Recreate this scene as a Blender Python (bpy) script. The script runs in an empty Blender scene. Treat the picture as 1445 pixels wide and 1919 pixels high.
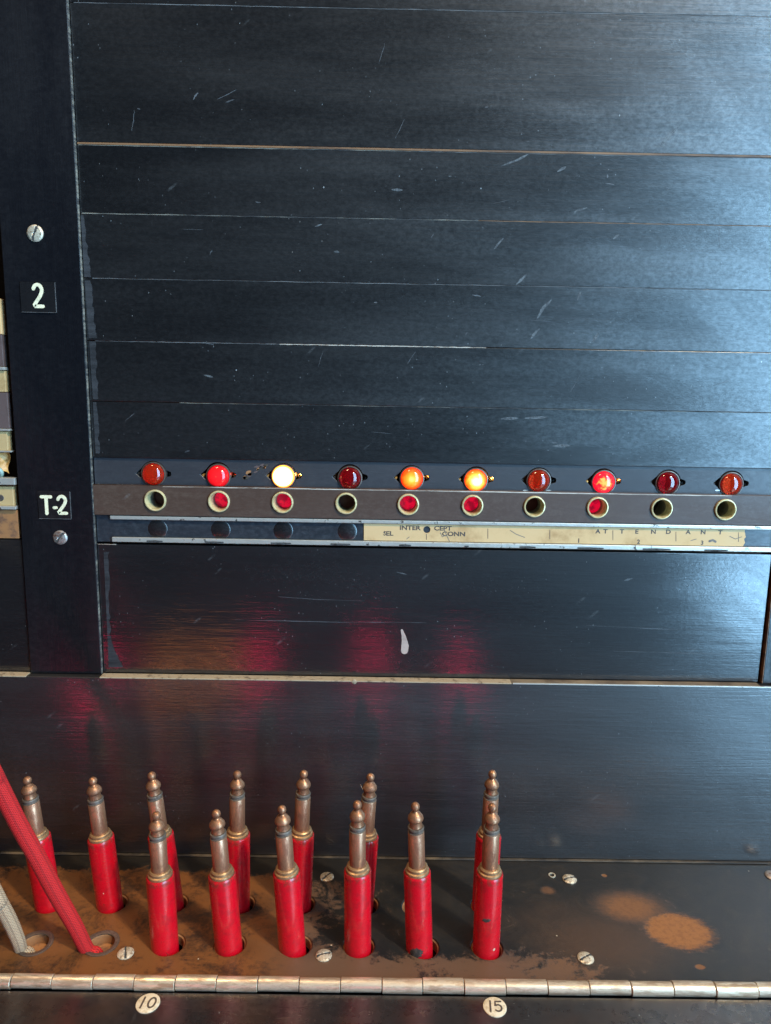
import bpy, bmesh, math, random
from mathutils import Vector, Matrix
random.seed(7)
S = bpy.context.scene
# ------------------------------------------------------------------ camera, light, exposure
W, Hh, F = 1445.0, 1919.0, 1331.0
D = 0.305
PITCH, YAW, ROLL = math.radians(9.48), math.radians(.374), math.radians(-.99)
cp, sp, cy, sy = math.cos(PITCH), math.sin(PITCH), math.cos(YAW), math.sin(YAW)
fwd = Vector((sy*cp, cy*cp, -sp)); right0 = Vector((cy, -sy, 0)); down0 = fwd.cross(right0)
c_, s_ = math.cos(ROLL), math.sin(ROLL)
right = c_*right0 + s_*down0
down = -s_*right0 + c_*down0
def ray(px, py): return (fwd + right*((px-W/2)/F) + down*((py-Hh/2)/F))
r_ = ray(722, 1606)
CAM = Vector((0, -D, -r_.z/r_.y*D))
def onY(px, py, Y=0.0):
    r = ray(px, py); return CAM + r*((Y-CAM.y)/r.y)
def onZ(px, py, Z=0.0):
    r = ray(px, py); return CAM + r*((Z-CAM.z)/r.z)
cam = bpy.data.cameras.new('camera'); co = bpy.data.objects.new('camera', cam); S.collection.objects.link(co)
m = Matrix((right, -down, -fwd)).transposed().to_4x4(); m.translation = CAM; co.matrix_world = m
cam.sensor_fit = 'HORIZONTAL'; cam.sensor_width = 36; cam.lens = 36*F/W
cam.clip_start = 0.005; cam.clip_end = 50
S.camera = co
wd = bpy.data.worlds.new('World'); S.world = wd; wd.use_nodes = True
wd.node_tree.nodes['Background'].inputs[0].default_value = (.55, .62, .8, 1)
wd.node_tree.nodes['Background'].inputs[1].default_value = .035
def area(name, loc, target, sx, sz, power, col):
    l = bpy.data.lights.new(name, 'AREA'); l.shape = 'RECTANGLE'; l.size = sx; l.size_y = sz
    l.energy = power; l.color = col
    o = bpy.data.objects.new(name, l); S.collection.objects.link(o); o.location = loc
    o.rotation_euler = (Vector(target)-Vector(loc)).to_track_quat('-Z', 'Y').to_euler()
    return o
area('window_light', (1.34, -1.36, .25), (0.1, 0, .25), .90, 3.5, 150, (.34, .67, 1.0))
area('room_lamp', (1.70, -1.75, 2.75), (0, 0, .05), .20, .20, 128, (1.0, .77, .50))
area('added_warm_fill', (-.45, -.02, 1.5), (-.1, -.15, 0), .25, .25, 11, (1.0, .66, .36))  # added warm fill from overhead; no such lamp is seen
S.view_settings.view_transform = 'Standard'; S.view_settings.look = 'None'
S.view_settings.exposure = 0; S.view_settings.gamma = 1; S.view_settings.use_curve_mapping = False

# ------------------------------------------------------------------ material helper
class NT:
    def __init__(s, name):
        s.m = bpy.data.materials.new(name); s.m.use_nodes = True; s.t = s.m.node_tree
        s.b = s.t.nodes['Principled BSDF']
    def n(s, typ, ins=None, **kw):
        nd = s.t.nodes.new(typ)
        for k, v in kw.items(): setattr(nd, k, v)
        for k, v in (ins or {}).items(): s.set(nd.inputs[k], v)
        return nd
    def set(s, sock, v):
        if isinstance(v, bpy.types.NodeSocket): s.t.links.new(v, sock)
        elif isinstance(v, tuple) and len(v) == 3 and sock.type == 'RGBA': sock.default_value = (*v, 1)
        else: sock.default_value = v
    def p(s, **kw):
        for k, v in kw.items(): s.set(s.b.inputs[k.replace('_', ' ')], v)
    def pos(s): return s.n('ShaderNodeNewGeometry').outputs['Position']
    def obj(s): return s.n('ShaderNodeTexCoord').outputs['Object']
    def uv(s): return s.n('ShaderNodeTexCoord').outputs['UV']
    def scale(s, v, sc, off=None):
        nd = s.n('ShaderNodeMapping', {'Vector': v, 'Scale': sc})
        if off is not None: s.set(nd.inputs['Location'], off)
        return nd.outputs[0]
    def noise(s, v, scale=1., detail=3, rough=.55, dist=0., col=False):
        nd = s.n('ShaderNodeTexNoise', {'Vector': v, 'Scale': scale, 'Detail': detail, 'Roughness': rough, 'Distortion': dist})
        return nd.outputs['Color' if col else 0]
    def ramp(s, f, a, b, lo=0., hi=1.):
        nd = s.n('ShaderNodeMapRange', {'Value': f, 'From Min': a, 'From Max': b, 'To Min': lo, 'To Max': hi}, interpolation_type='SMOOTHSTEP')
        return nd.outputs[0]
    def math(s, op, a, b=0., c=None):
        nd = s.n('ShaderNodeMath', operation=op); s.set(nd.inputs[0], a); s.set(nd.inputs[1], b)
        if c is not None: s.set(nd.inputs[2], c)
        return nd.outputs[0]
    def mix(s, f, a, b):
        nd = s.n('ShaderNodeMix', data_type='RGBA'); s.set(nd.inputs[0], f); s.set(nd.inputs[6], a); s.set(nd.inputs[7], b)
        return nd.outputs[2]
    def bump(s, h, strength, dist=.001):
        return s.n('ShaderNodeBump', {'Height': h, 'Strength': strength, 'Distance': dist}).outputs[0]
    def sep(s, v):
        nd = s.n('ShaderNodeSeparateXYZ', {'Vector': v}); return nd.outputs

def shifted(q):
    """world position plus a shift of its own for every object, so no two boards share their scuffs"""
    rnd = q.n('ShaderNodeObjectInfo').outputs['Random']
    off = q.n('ShaderNodeCombineXYZ', {'X': q.math('MULTIPLY', rnd, 3.1), 'Y': 0., 'Z': q.math('MULTIPLY', rnd, 1.7)}).outputs[0]
    return q.n('ShaderNodeVectorMath', {0: q.pos(), 1: off}, operation='ADD').outputs[0]

def ebonite(name, spec=.4, base=(.0032, .0035, .0042), dust=(.030, .032, .036), r0=.36, r1=.50, dustamt=.13, streak=.12, vertical=False, specks=True, tint=None, coat=(.42, 1.0), cr=(.235, .32)):
    q = NT(name); P = shifted(q)
    st = (1500, 60, 45) if vertical else (45, 60, 1500)
    fine = q.noise(q.scale(P, st), 1, 3, .6)
    med = q.noise(q.scale(P, (380, 60, 30) if vertical else (30, 60, 420)), 1, 4, .65)
    cloud = q.noise(P, 28, 6, .62, .4)
    mott = q.noise(q.scale(P, (1, 1, 1.5)), 420, 6, .72)
    d = q.math('MULTIPLY', q.ramp(cloud, .35, .8, .2, .8), q.ramp(mott, .42, .72))
    d = q.math('ADD', q.math('MULTIPLY', d, dustamt), q.math('MULTIPLY', q.ramp(med, .52, .85), dustamt*.45))
    if specks:
        v = q.n('ShaderNodeTexVoronoi', {'Vector': q.scale(P, (1.25, 1, .8)), 'Scale': 75.}, feature='F1')
        sm = q.ramp(v.outputs['Distance'], .014, .028, .8, 0)
        sel = q.ramp(q.sep(v.outputs['Color'])[0], .60, .62)
        v2 = q.n('ShaderNodeTexVoronoi', {'Vector': q.scale(P, (1.5, 1, .9)), 'Scale': 330.}, feature='F1')
        sm2 = q.math('MULTIPLY', q.ramp(v2.outputs['Distance'], .05, .11, .42, 0), q.ramp(q.sep(v2.outputs['Color'])[1], .62, .64))
        sp_ = q.math('ADD', q.math('MULTIPLY', sm, sel), q.math('MULTIPLY', sm2, q.ramp(cloud, .45, .6)))
        # small slanting scuffs left by plugs
        w = q.n('ShaderNodeTexVoronoi', {'Vector': q.scale(q.n('ShaderNodeMapping', {'Vector': P, 'Rotation': (0, math.radians(-50), 0)}).outputs[0], (4.5, 1, 1)), 'Scale': 42.}, feature='F1')
        sc = q.math('MULTIPLY', q.ramp(w.outputs['Distance'], .06, .15, .10, 0), q.ramp(q.sep(w.outputs['Color'])[2], .86, .88))
        sc = q.math('MULTIPLY', sc, q.ramp(mott, .35, .6))
        sp_ = q.math('ADD', sp_, sc)
        col = q.mix(d, base, dust); col = q.mix(sp_, col, (.34, .36, .37))
    else:
        col = q.mix(d, base, dust)
    if tint: col = q.mix(q.ramp(q.noise(P, 40, 5, .6), .45, .7), col, tint)
    hz0 = q.noise(q.scale(P, (40, 40, 9) if vertical else (9, 40, 50)), 1, 4, .6)
    rough = q.math('ADD', q.ramp(hz0, .3, .7, r0, r1), q.math('MULTIPLY', q.math('SUBTRACT', mott, .5), .22))
    h = q.math('ADD', q.math('MULTIPLY', fine, .5), q.math('ADD', q.math('MULTIPLY', med, 1.0), q.math('MULTIPLY', mott, .35)))
    nb_ = q.bump(h, streak, .0006)
    hz = q.noise(q.scale(P, (40, 40, 7) if vertical else (7, 40, 60)), 1, 5, .6); rnd_ = q.n('ShaderNodeObjectInfo').outputs['Random']
    wipe = q.noise(q.scale(q.n('ShaderNodeMapping', {'Vector': P, 'Rotation': (0, math.radians(-35), 0)}).outputs[0], (9, 9, 34)), 1, 5, .62, .9)
    cw = q.math('MULTIPLY', q.math('MULTIPLY', q.ramp(mott, .3, .7, coat[0], coat[1]), q.ramp(wipe, .36, .60, .68, 1.0)), q.ramp(hz, .3, .7, .85, 1.))
    q.p(Base_Color=col, Roughness=rough, Normal=nb_, Specular_IOR_Level=spec, Coat_Weight=cw, Coat_Roughness=q.math('ADD', q.ramp(hz, .35, .65, cr[0], cr[1]), q.math('MULTIPLY', q.math('SUBTRACT', rnd_, .5), .03)), Coat_IOR=2.0, Coat_Normal=nb_)
    return q.m

def plain(name, col, rough=.5, metal=0., var=.15, nscale=300, bump=.1, dark=None, coat=0., local=False, lo=.45, hi=.7):
    q = NT(name); P = q.obj() if local else q.pos()
    n = q.noise(P, nscale, 5, .65)
    dk = dark or tuple(c*(1-var*2) for c in col)
    q.p(Base_Color=q.mix(q.ramp(n, lo, hi), col, dk), Roughness=q.ramp(n, .3, .7, rough*.85, min(1, rough*1.2)), Metallic=metal,
        Coat_Weight=coat, Coat_Roughness=.08, Normal=q.bump(n, bump, .0003))
    return q.m
M = {}
M['blank'] = ebonite('black_strip_board')
M['lower'] = ebonite('polished_black_board', r0=.40, r1=.5, dustamt=.10, streak=.16, cr=(.09, .14), coat=(.7, 1.), base=(.005, .005, .006))
M['wall'] = ebonite('smooth_black_wall', spec=1.0, r0=.44, r1=.56, dustamt=.16, streak=.20, cr=(.08, .13), coat=(.7, 1.))
M['stile'] = ebonite('black_painted_stile', base=(.0038, .0042, .006), r0=.3, r1=.5, dustamt=.12, coat=(.1, .4), vertical=True, streak=.15, specks=False)
M['flap'] = ebonite('black_flap', base=(.010, .009, .010), r0=.22, r1=.4, dustamt=.2, streak=.1, tint=(.022, .013, .010))
M['strip_grey'] = ebonite('dark_grey_lamp_strip', base=(.030, .031, .036), dust=(.10, .10, .10), r0=.42, r1=.6, specks=False, coat=(.1, .3))
M['strip_brown'] = ebonite('brown_fibre_jack_strip', base=(.062, .036, .026), dust=(.15, .11, .08), r0=.45, r1=.6, dustamt=.4, coat=(.0, .15))
M['plastic'] = ebonite('smoky_plastic_window', base=(.018, .022, .028), dust=(.10, .12, .14), r0=.3, r1=.45, dustamt=.4, specks=False, coat=(.1, .35))
M['dark'] = plain('dark_interior', (.004, .004, .004), .8)
M['rail'] = plain('worn_aluminium_rail', (.52, .51, .46), .38, .55, nscale=420, dark=(.07, .06, .05), lo=.60, hi=.68, bump=.3)
M['rubbed'] = plain('rubbed_off_paint', (.05, .05, .05), .8, 0, dark=(.012, .011, .010), nscale=900)
M['paper'] = plain('yellowed_paper', (.58, .38, .18), .75, 0, nscale=75, dark=(.36, .21, .09), lo=.48, hi=.8, bump=.15)
M['cream'] = plain('cream_label_plastic', (.46, .32, .15), .5, 0, nscale=120, dark=(.32, .20, .08))
M['ink'] = plain('black_ink', (.055, .045, .04), .6, 0, nscale=1500, dark=(.16, .11, .06), lo=.5, hi=.7)
M['inkgrey'] = plain('faded_ink', (.16, .14, .12), .7)
M['white_digit'] = plain('raised_cream_lettering', (.80, .74, .50), .45, 0, nscale=500, bump=.05)
M['disc'] = plain('ivory_disc', (.62, .56, .42), .4, 0, nscale=600, dark=(.42, .35, .22), bump=.05)
M['tape'] = ebonite('black_embossing_tape', base=(.008, .008, .009), r0=.22, r1=.35, dustamt=.1, specks=False)
M['screw'] = plain('nickel_screw', (.56, .50, .38), .42, .35, nscale=900, dark=(.20, .14, .09), bump=.25)
M['rusty'] = plain('tarnished_screw', (.40, .37, .34), .45, .7, nscale=700, dark=(.16, .06, .03), bump=.4)
M['brass_ring'] = plain('pale_brass_jack', (.62, .53, .29), .4, .3, nscale=600, dark=(.38, .30, .14), bump=.25)
M['bezel'] = plain('aged_lamp_bezel', (.13, .10, .08), .4, .5, nscale=900, dark=(.09, .06, .05))
M['copper'] = plain('brown_fibre', (.30, .14, .055), .6, 0, nscale=250, dark=(.12, .06, .035))
M['purple'] = plain('purple_brown_fibre', (.10, .07, .065), .5, 0, nscale=150, dark=(.06, .04, .035))
M['ledge'] = plain('worn_cream_edge', (.31, .25, .165), .7, 0, nscale=380, dark=(.10, .07, .045), bump=.5, lo=.5, hi=.7)
M['green'] = plain('pale_green_wire', (.25, .36, .32), .5)
M['amber_tape'] = plain('amber_paper_scrap', (.50, .27, .08), .5, 0, nscale=200, dark=(.2, .08, .02))

def edge_mat(name, col, dark, thr=.5, w=.12):
    q = NT(name); P = q.pos()
    n = q.noise(q.scale(P, (60, 60, 500)), 1, 6, .75)
    n2 = q.noise(P, 14, 3)
    f = q.math('ADD', q.math('MULTIPLY', n, .6), q.math('MULTIPLY', n2, .4))
    q.p(Base_Color=q.mix(q.ramp(f, thr-w, thr+w), dark, col), Roughness=.6)
    return q.m
M['edge'] = edge_mat('worn_board_edge', (.24, .225, .18), (.02, .02, .022), .54)
M['edge_faint'] = edge_mat('faint_board_edge', (.13, .13, .13), (.02, .02, .022), .5)
M['edge_brown'] = edge_mat('bare_brown_edge', (.20, .10, .045), (.05, .025, .015), .45)
M['edge_taupe'] = edge_mat('taupe_bare_edge', (.20, .155, .10), (.07, .05, .035), .48)
M['edge_dim'] = edge_mat('dirty_brown_bead', (.13, .10, .065), (.02, .017, .014), .54)
M['edge_pale'] = edge_mat('pale_scraped_edge', (.55, .50, .42), (.14, .08, .05), .5)
M['edge_grey'] = edge_mat('scraped_gloss_grey', (.034, .036, .040), (.009, .010, .012), .5)
M['scuff'] = plain('grey_scuff', (.085, .095, .10), .6, 0, nscale=900, dark=(.03, .035, .04), lo=.42, hi=.62)
M['scratch'] = edge_mat('hairline_scratch', (.10, .11, .12), (.014, .014, .016), .5)
M['drip'] = plain('dried_beige_drip', (.42, .33, .28), .35, 0, nscale=200)

def brassy(name, col, tar, rough=.3):
    q = NT(name); P = q.obj()
    rnd = q.n('ShaderNodeObjectInfo').outputs['Random']
    P2 = q.n('ShaderNodeVectorMath', {0: P, 1: q.n('ShaderNodeCombineXYZ', {'X': rnd, 'Y': rnd, 'Z': rnd}).outputs[0]}, operation='ADD').outputs[0]
    n = q.noise(q.scale(P2, (420, 420, 160)), 1, 6, .7, .5)
    n2 = q.noise(P2, 1600, 3)
    q.p(Base_Color=q.mix(q.ramp(n, .40, .66), col, tar), Metallic=q.ramp(n, .4, .8, .75, .5), Roughness=q.ramp(n, .35, .7, rough, rough+.25), Normal=q.bump(n2, .12, .0003))
    return q.m
M['tip'] = brassy('tarnished_brass_tip', (.40, .21, .115), (.17, .08, .045), .38)
M['sleeve'] = brassy('tarnished_brass_sleeve', (.46, .25, .145), (.23, .105, .06), .36)
M['collar'] = brassy('brass_collar', (.42, .27, .14), (.22, .12, .06), .42)
M['insul'] = brassy('grey_insulating_ring', (.20, .17, .14), (.11, .085, .065), .6)
q = NT('glossy_red_shell'); rnd = q.n('ShaderNodeObjectInfo').outputs['Random']
PO = q.n('ShaderNodeVectorMath', {0: q.obj(), 1: q.n('ShaderNodeCombineXYZ', {'X': rnd, 'Y': q.math('MULTIPLY', rnd, 1.7), 'Z': rnd}).outputs[0]}, operation='ADD').outputs[0]
n = q.noise(PO, 260, 5, .6); gz = q.sep(q.obj())[2]
gr = q.noise(q.scale(PO, (1, 1, .6)), 520, 6, .75)
grime = q.math('MULTIPLY', q.ramp(gr, .60, .68), q.ramp(gz, .0, .014, .75, .22))
grime = q.math('MAXIMUM', grime, q.math('MULTIPLY', q.ramp(gz, .0306, .0322), q.ramp(gr, .44, .56, 0, .6)))
q.p(Base_Color=q.mix(grime, q.mix(q.ramp(n, .45, .72), (.55, .003, .013), (.38, .003, .010)), (.12, .035, .02)), Roughness=q.ramp(n, .3, .8, .24, .42), Coat_Weight=.35, Coat_Roughness=.12, Normal=q.bump(n, .06, .0003))
M['red'] = q.m
M['chip'] = plain('bare_chip', (.05, .045, .04), .5, .3, nscale=900, dark=(.12, .10, .08), local=True)
M['chip_light'] = plain('cream_chip', (.62, .50, .36), .5, local=True)
q = NT('worn_nickel_hinge'); P = q.pos()
n = q.noise(q.scale(P, (120, 500, 500)), 1, 6, .7); n2 = q.noise(q.scale(P, (160, 900, 900), None), 1, 3)
rnd = q.n('ShaderNodeObjectInfo').outputs['Random']
hc = q.mix(q.ramp(n, .42, .60), (.64, .55, .41), (.36, .26, .17)); hc = q.mix(q.math('MULTIPLY', rnd, .35), hc, (.60, .53, .43))
q.p(Base_Color=hc, Metallic=.55, Roughness=q.ramp(n, .3, .7, .30, .5), Normal=q.bump(n2, .25, .0004))
M['hinge'] = q.m

# braid
def braid(name, a, b):
    q = NT(name); s = q.sep(q.uv())
    k1 = q.math('ADD', q.math('MULTIPLY', s[0], 16.), q.math('MULTIPLY', s[1], 1300.))
    k2 = q.math('SUBTRACT', q.math('MULTIPLY', s[0], 16.), q.math('MULTIPLY', s[1], 1300.))
    w1 = q.math('SINE', q.math('MULTIPLY', k1, 6.2832)); w2 = q.math('SINE', q.math('MULTIPLY', k2, 6.2832))
    h = q.math('MAXIMUM', w1, w2)
    n = q.noise(q.obj(), 900, 4, .7)
    hh = q.math('ADD', h, q.math('MULTIPLY', n, .8))
    st = q.ramp(q.math('SINE', q.math('MULTIPLY', s[0], 6.2832*7)), .55, .95, 0, .55)
    q.p(Base_Color=q.mix(st, q.mix(q.ramp(hh, -.1, 1.3), b, a), b), Roughness=.75, Normal=q.bump(hh, .45, .0004))
    return q.m
M['red_cord'] = braid('red_braided_cotton', (.56, .009, .010), (.22, .002, .004))
M['beige_cord'] = braid('beige_braided_cotton', (.50, .37, .23), (.17, .12, .075))

# worn shelf
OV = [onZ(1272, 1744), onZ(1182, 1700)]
q = NT('worn_shelf_board'); P = q.pos(); s = q.sep(P)
XL = onZ(330, 1740).x; XR = onZ(590, 1740).x; YB = onZ(700, 1640).y; YF = onZ(700, 1800).y
flake = q.noise(q.scale(P, (1, 1.2, 1)), 75, 9, .72, 1.2)
big = q.noise(P, 22, 4, .6)
lr = q.math('ADD', q.ramp(s[0], XL, XR+.05, 1.0, 0.), q.math('MULTIPLY', q.math('SUBTRACT', big, .5), .9))
back = q.ramp(s[1], YB-.008, YB+.012, 0, 1.15)
front = q.math('MULTIPLY', q.ramp(s[1], YF-.004, YF+.012, .62, 0), q.ramp(s[0], onZ(1000, 1800).x, onZ(1330, 1800).x, 1, 0))
wear = q.math('ADD', q.math('ADD', lr, front), q.math('MULTIPLY', back, -1.))
w = q.math('ADD', q.math('MULTIPLY', wear, .8), q.math('MULTIPLY', q.math('SUBTRACT', flake, .5), 1.25))
chipn = q.noise(P, 520, 5, .75)
mask = q.ramp(q.math('ADD', w, q.math('MULTIPLY', q.math('SUBTRACT', chipn, .5), .75)), .24, .46)
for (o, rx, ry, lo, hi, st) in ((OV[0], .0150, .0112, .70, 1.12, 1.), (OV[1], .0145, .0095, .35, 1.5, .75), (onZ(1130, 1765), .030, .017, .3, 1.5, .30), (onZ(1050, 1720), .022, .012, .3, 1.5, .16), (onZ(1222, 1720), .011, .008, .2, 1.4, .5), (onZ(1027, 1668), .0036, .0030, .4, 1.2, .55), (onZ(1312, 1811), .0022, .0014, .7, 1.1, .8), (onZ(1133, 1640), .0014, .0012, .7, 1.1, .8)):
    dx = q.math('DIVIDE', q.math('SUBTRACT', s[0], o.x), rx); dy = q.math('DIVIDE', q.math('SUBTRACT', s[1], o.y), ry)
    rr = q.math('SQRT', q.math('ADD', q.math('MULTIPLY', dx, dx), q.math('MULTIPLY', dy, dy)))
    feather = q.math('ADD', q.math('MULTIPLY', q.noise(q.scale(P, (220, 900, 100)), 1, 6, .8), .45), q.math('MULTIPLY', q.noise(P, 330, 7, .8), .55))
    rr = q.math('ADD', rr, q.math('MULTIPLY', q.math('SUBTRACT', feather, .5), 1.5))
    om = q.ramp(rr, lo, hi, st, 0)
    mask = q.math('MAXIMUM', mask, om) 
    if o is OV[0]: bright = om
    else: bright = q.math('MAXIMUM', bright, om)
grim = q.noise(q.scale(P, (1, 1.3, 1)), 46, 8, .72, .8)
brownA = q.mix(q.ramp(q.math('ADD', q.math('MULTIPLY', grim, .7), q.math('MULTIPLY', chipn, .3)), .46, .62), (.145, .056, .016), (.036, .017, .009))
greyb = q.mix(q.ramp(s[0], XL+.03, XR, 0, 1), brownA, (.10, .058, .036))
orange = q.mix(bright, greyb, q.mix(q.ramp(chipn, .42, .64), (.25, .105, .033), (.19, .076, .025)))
blk = q.mix(q.ramp(flake, .4, .7), (.012, .0115, .011), (.022, .018, .014))
v = q.n('ShaderNodeTexVoronoi', {'Vector': P, 'Scale': 120.}, feature='F1')
sm = q.math('MULTIPLY', q.ramp(v.outputs['Distance'], .02, .05, 1, 0), q.ramp(q.sep(v.outputs['Color'])[0], .75, .77))
col = q.mix(sm, q.mix(mask, blk, orange), (.45, .40, .30))
q.p(Base_Color=col, Roughness=q.ramp(mask, 0, 1, .34, .46), Normal=q.bump(q.math('ADD', q.math('MULTIPLY', mask, -.8), flake), .25, .0006), Specular_IOR_Level=.4)
M['shelf'] = q.m

# ------------------------------------------------------------------ geometry helpers
origin_of = {}
def build(name, data, mat, parent=None, origin=None, smooth=False, **props):
    """data: bmesh with world coordinates (or local ones when origin is None and there is no parent)"""
    org = origin_of[parent.name] if parent is not None else Vector(origin or (0, 0, 0))
    if isinstance(data, bmesh.types.BMesh):
        me = bpy.data.meshes.new(name); data.normal_update(); data.to_mesh(me); data.free()
    else: me = data
    me.transform(Matrix.Translation(-org))
    me.materials.clear(); me.materials.append(M[mat] if isinstance(mat, str) else mat)
    if smooth:
        me.shade_smooth()
        try: me.set_sharp_from_angle(angle=math.radians(38))
        except Exception: pass
    o = bpy.data.objects.new(name, me); S.collection.objects.link(o)
    if parent is not None: o.parent = parent
    else: o.location = org
    origin_of[o.name] = org
    for k, v_ in props.items(): o[k] = v_
    return o
def root(name, label, cat, loc, group=None):
    o = bpy.data.objects.new(name, None); S.collection.objects.link(o); o.location = loc; o.empty_display_size = .005
    origin_of[o.name] = Vector(loc); o['label'] = label; o['category'] = cat
    if group: o['group'] = group
    return o
def box(x0, x1, y0, y1, z0, z1, bev=.0002, bm=None):
    t = bmesh.new(); bmesh.ops.create_cube(t, size=1)
    for v_ in t.verts: v_.co = Vector(((x0+x1)/2+v_.co.x*(x1-x0), (y0+y1)/2+v_.co.y*(y1-y0), (z0+z1)/2+v_.co.z*(z1-z0)))
    if bev: bmesh.ops.bevel(t, geom=t.edges[:], offset=bev, segments=2, affect='EDGES', profile=.5)
    if bm is None: return t
    me = bpy.data.meshes.new('tmp'); t.to_mesh(me); t.free(); bm.from_mesh(me); bpy.data.meshes.remove(me); return bm
def lathe(prof, center=(0, 0, 0), axis='Z', seg=40, closed=False, bm=None):
    """prof: (radius, height); axis Z = up, axis -Y = towards the room"""
    bm = bm or bmesh.new(); c = Vector(center); rings = []
    for (r, h) in prof:
        if r < 1e-7:
            vs = [bm.verts.new(c + (Vector((0, 0, h)) if axis == 'Z' else Vector((0, -h, 0))))]
        else:
            vs = []
            for k in range(seg):
                a = 2*math.pi*k/seg
                vs.append(bm.verts.new(c + (Vector((r*math.cos(a), r*math.sin(a), h)) if axis == 'Z' else Vector((r*math.cos(a), -h, r*math.sin(a))))))
        rings.append(vs)
    pairs = list(zip(rings, rings[1:])) + ([(rings[-1], rings[0])] if closed else [])
    for a, b in pairs:
        if len(a) == 1 and len(b) == 1: continue
        for k in range(seg):
            k2 = (k+1) % seg
            if len(a) == 1: bm.faces.new((a[0], b[k2], b[k]))
            elif len(b) == 1: bm.faces.new((a[k], a[k2], b[0]))
            else: bm.faces.new((a[k], a[k2], b[k2], b[k]))
    bmesh.ops.recalc_face_normals(bm, faces=bm.faces[:])
    return bm
def plate(outlines, thick, bev=.0001, plane='wall', level=0.0):
    """flat plate with holes: outlines in (x, z) on the wall or (x, y) on the shelf; the front face lies at level"""
    cu = bpy.data.curves.new('tmp', 'CURVE'); cu.dimensions = '2D'; cu.fill_mode = 'BOTH'
    cu.extrude = thick/2-bev; cu.bevel_depth = bev; cu.bevel_resolution = 1
    for ol in outlines:
        sp2 = cu.splines.new('POLY'); sp2.points.add(len(ol)-1); sp2.use_cyclic_u = True
        for p_, (x, y) in zip(sp2.points, ol): p_.co = (x, y, 0, 1)
    o = bpy.data.objects.new('tmp', cu); S.collection.objects.link(o)
    dg = bpy.context.evaluated_depsgraph_get(); me = bpy.data.meshes.new_from_object(o.evaluated_get(dg))
    bpy.data.objects.remove(o); bpy.data.curves.remove(cu)
    if plane == 'wall':
        me.transform(Matrix(((1, 0, 0, 0), (0, 0, -1, level+thick/2), (0, 1, 0, 0), (0, 0, 0, 1))))
    else: me.transform(Matrix.Translation((0, 0, level-thick/2)))
    return me
def circ(cx, cy_, r, n=40, jag=0): return [(cx+r*math.cos(2*math.pi*k/n), cy_+r*math.sin(2*math.pi*k/n)) for k in range(n)]
def rect(x0, x1, y0, y1): return [(x0, y0), (x1, y0), (x1, y1), (x0, y1)]
def ribbon(pts, widths, level, thick=.0001, plane='wall', bm=None, rnd=True):
    """a pen stroke with round ends; pts (a, b) in wall (x, z) or shelf (x, y) metres; level = outer face"""
    bm = bm or bmesh.new(); pts = [Vector(p_) for p_ in pts]
    if not hasattr(widths, '__len__'): widths = [widths]*len(pts)
    L, R = [], []
    for i, p_ in enumerate(pts):
        t = (pts[min(i+1, len(pts)-1)]-pts[max(i-1, 0)]).normalized(); n_ = Vector((-t.y, t.x))
        L.append(p_+n_*widths[i]/2); R.append(p_-n_*widths[i]/2)
    def cap(c, d, w):
        a0 = math.atan2(d.y, d.x); return [c+Vector((math.cos(a0+a), math.sin(a0+a)))*w/2 for a in (-.9, -.45, 0, .45, .9)]
    out = []
    if rnd:
        e = cap(pts[-1], (pts[-1]-pts[-2]), widths[-1]); s2 = cap(pts[0], (pts[0]-pts[1]), widths[0])
        out = R + e + L[::-1] + s2
    else: out = R + L[::-1]
    def P3(v_, lv): return Vector((v_.x, lv, v_.y)) if plane == 'wall' else Vector((v_.x, v_.y, lv))
    sg = 1 if plane == 'wall' else -1
    f = [bm.verts.new(P3(v_, level)) for v_ in out]; b = [bm.verts.new(P3(v_, level+sg*thick)) for v_ in out]
    n = len(out)
    for k in range(n): bm.faces.new((f[k], f[(k+1) % n], b[(k+1) % n], b[k]))
    m_ = len(pts); ne = 5 if rnd else 0
    # quads along the stroke keep concave strokes clean
    for k in range(m_-1):
        a, b2 = f[k], f[k+1]; l0, l1 = f[m_+ne+(m_-1-k)], f[m_+ne+(m_-1-(k+1))]
        bm.faces.new((a, b2, l1, l0))
    if rnd:
        bm.faces.new([f[m_-1]]+f[m_:m_+5]+[f[m_+5]])
        bm.faces.new([f[2*m_+5-1]]+f[2*m_+5:2*m_+10]+[f[0]])
    bmesh.ops.recalc_face_normals(bm, faces=bm.faces[:])
    return bm
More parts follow.
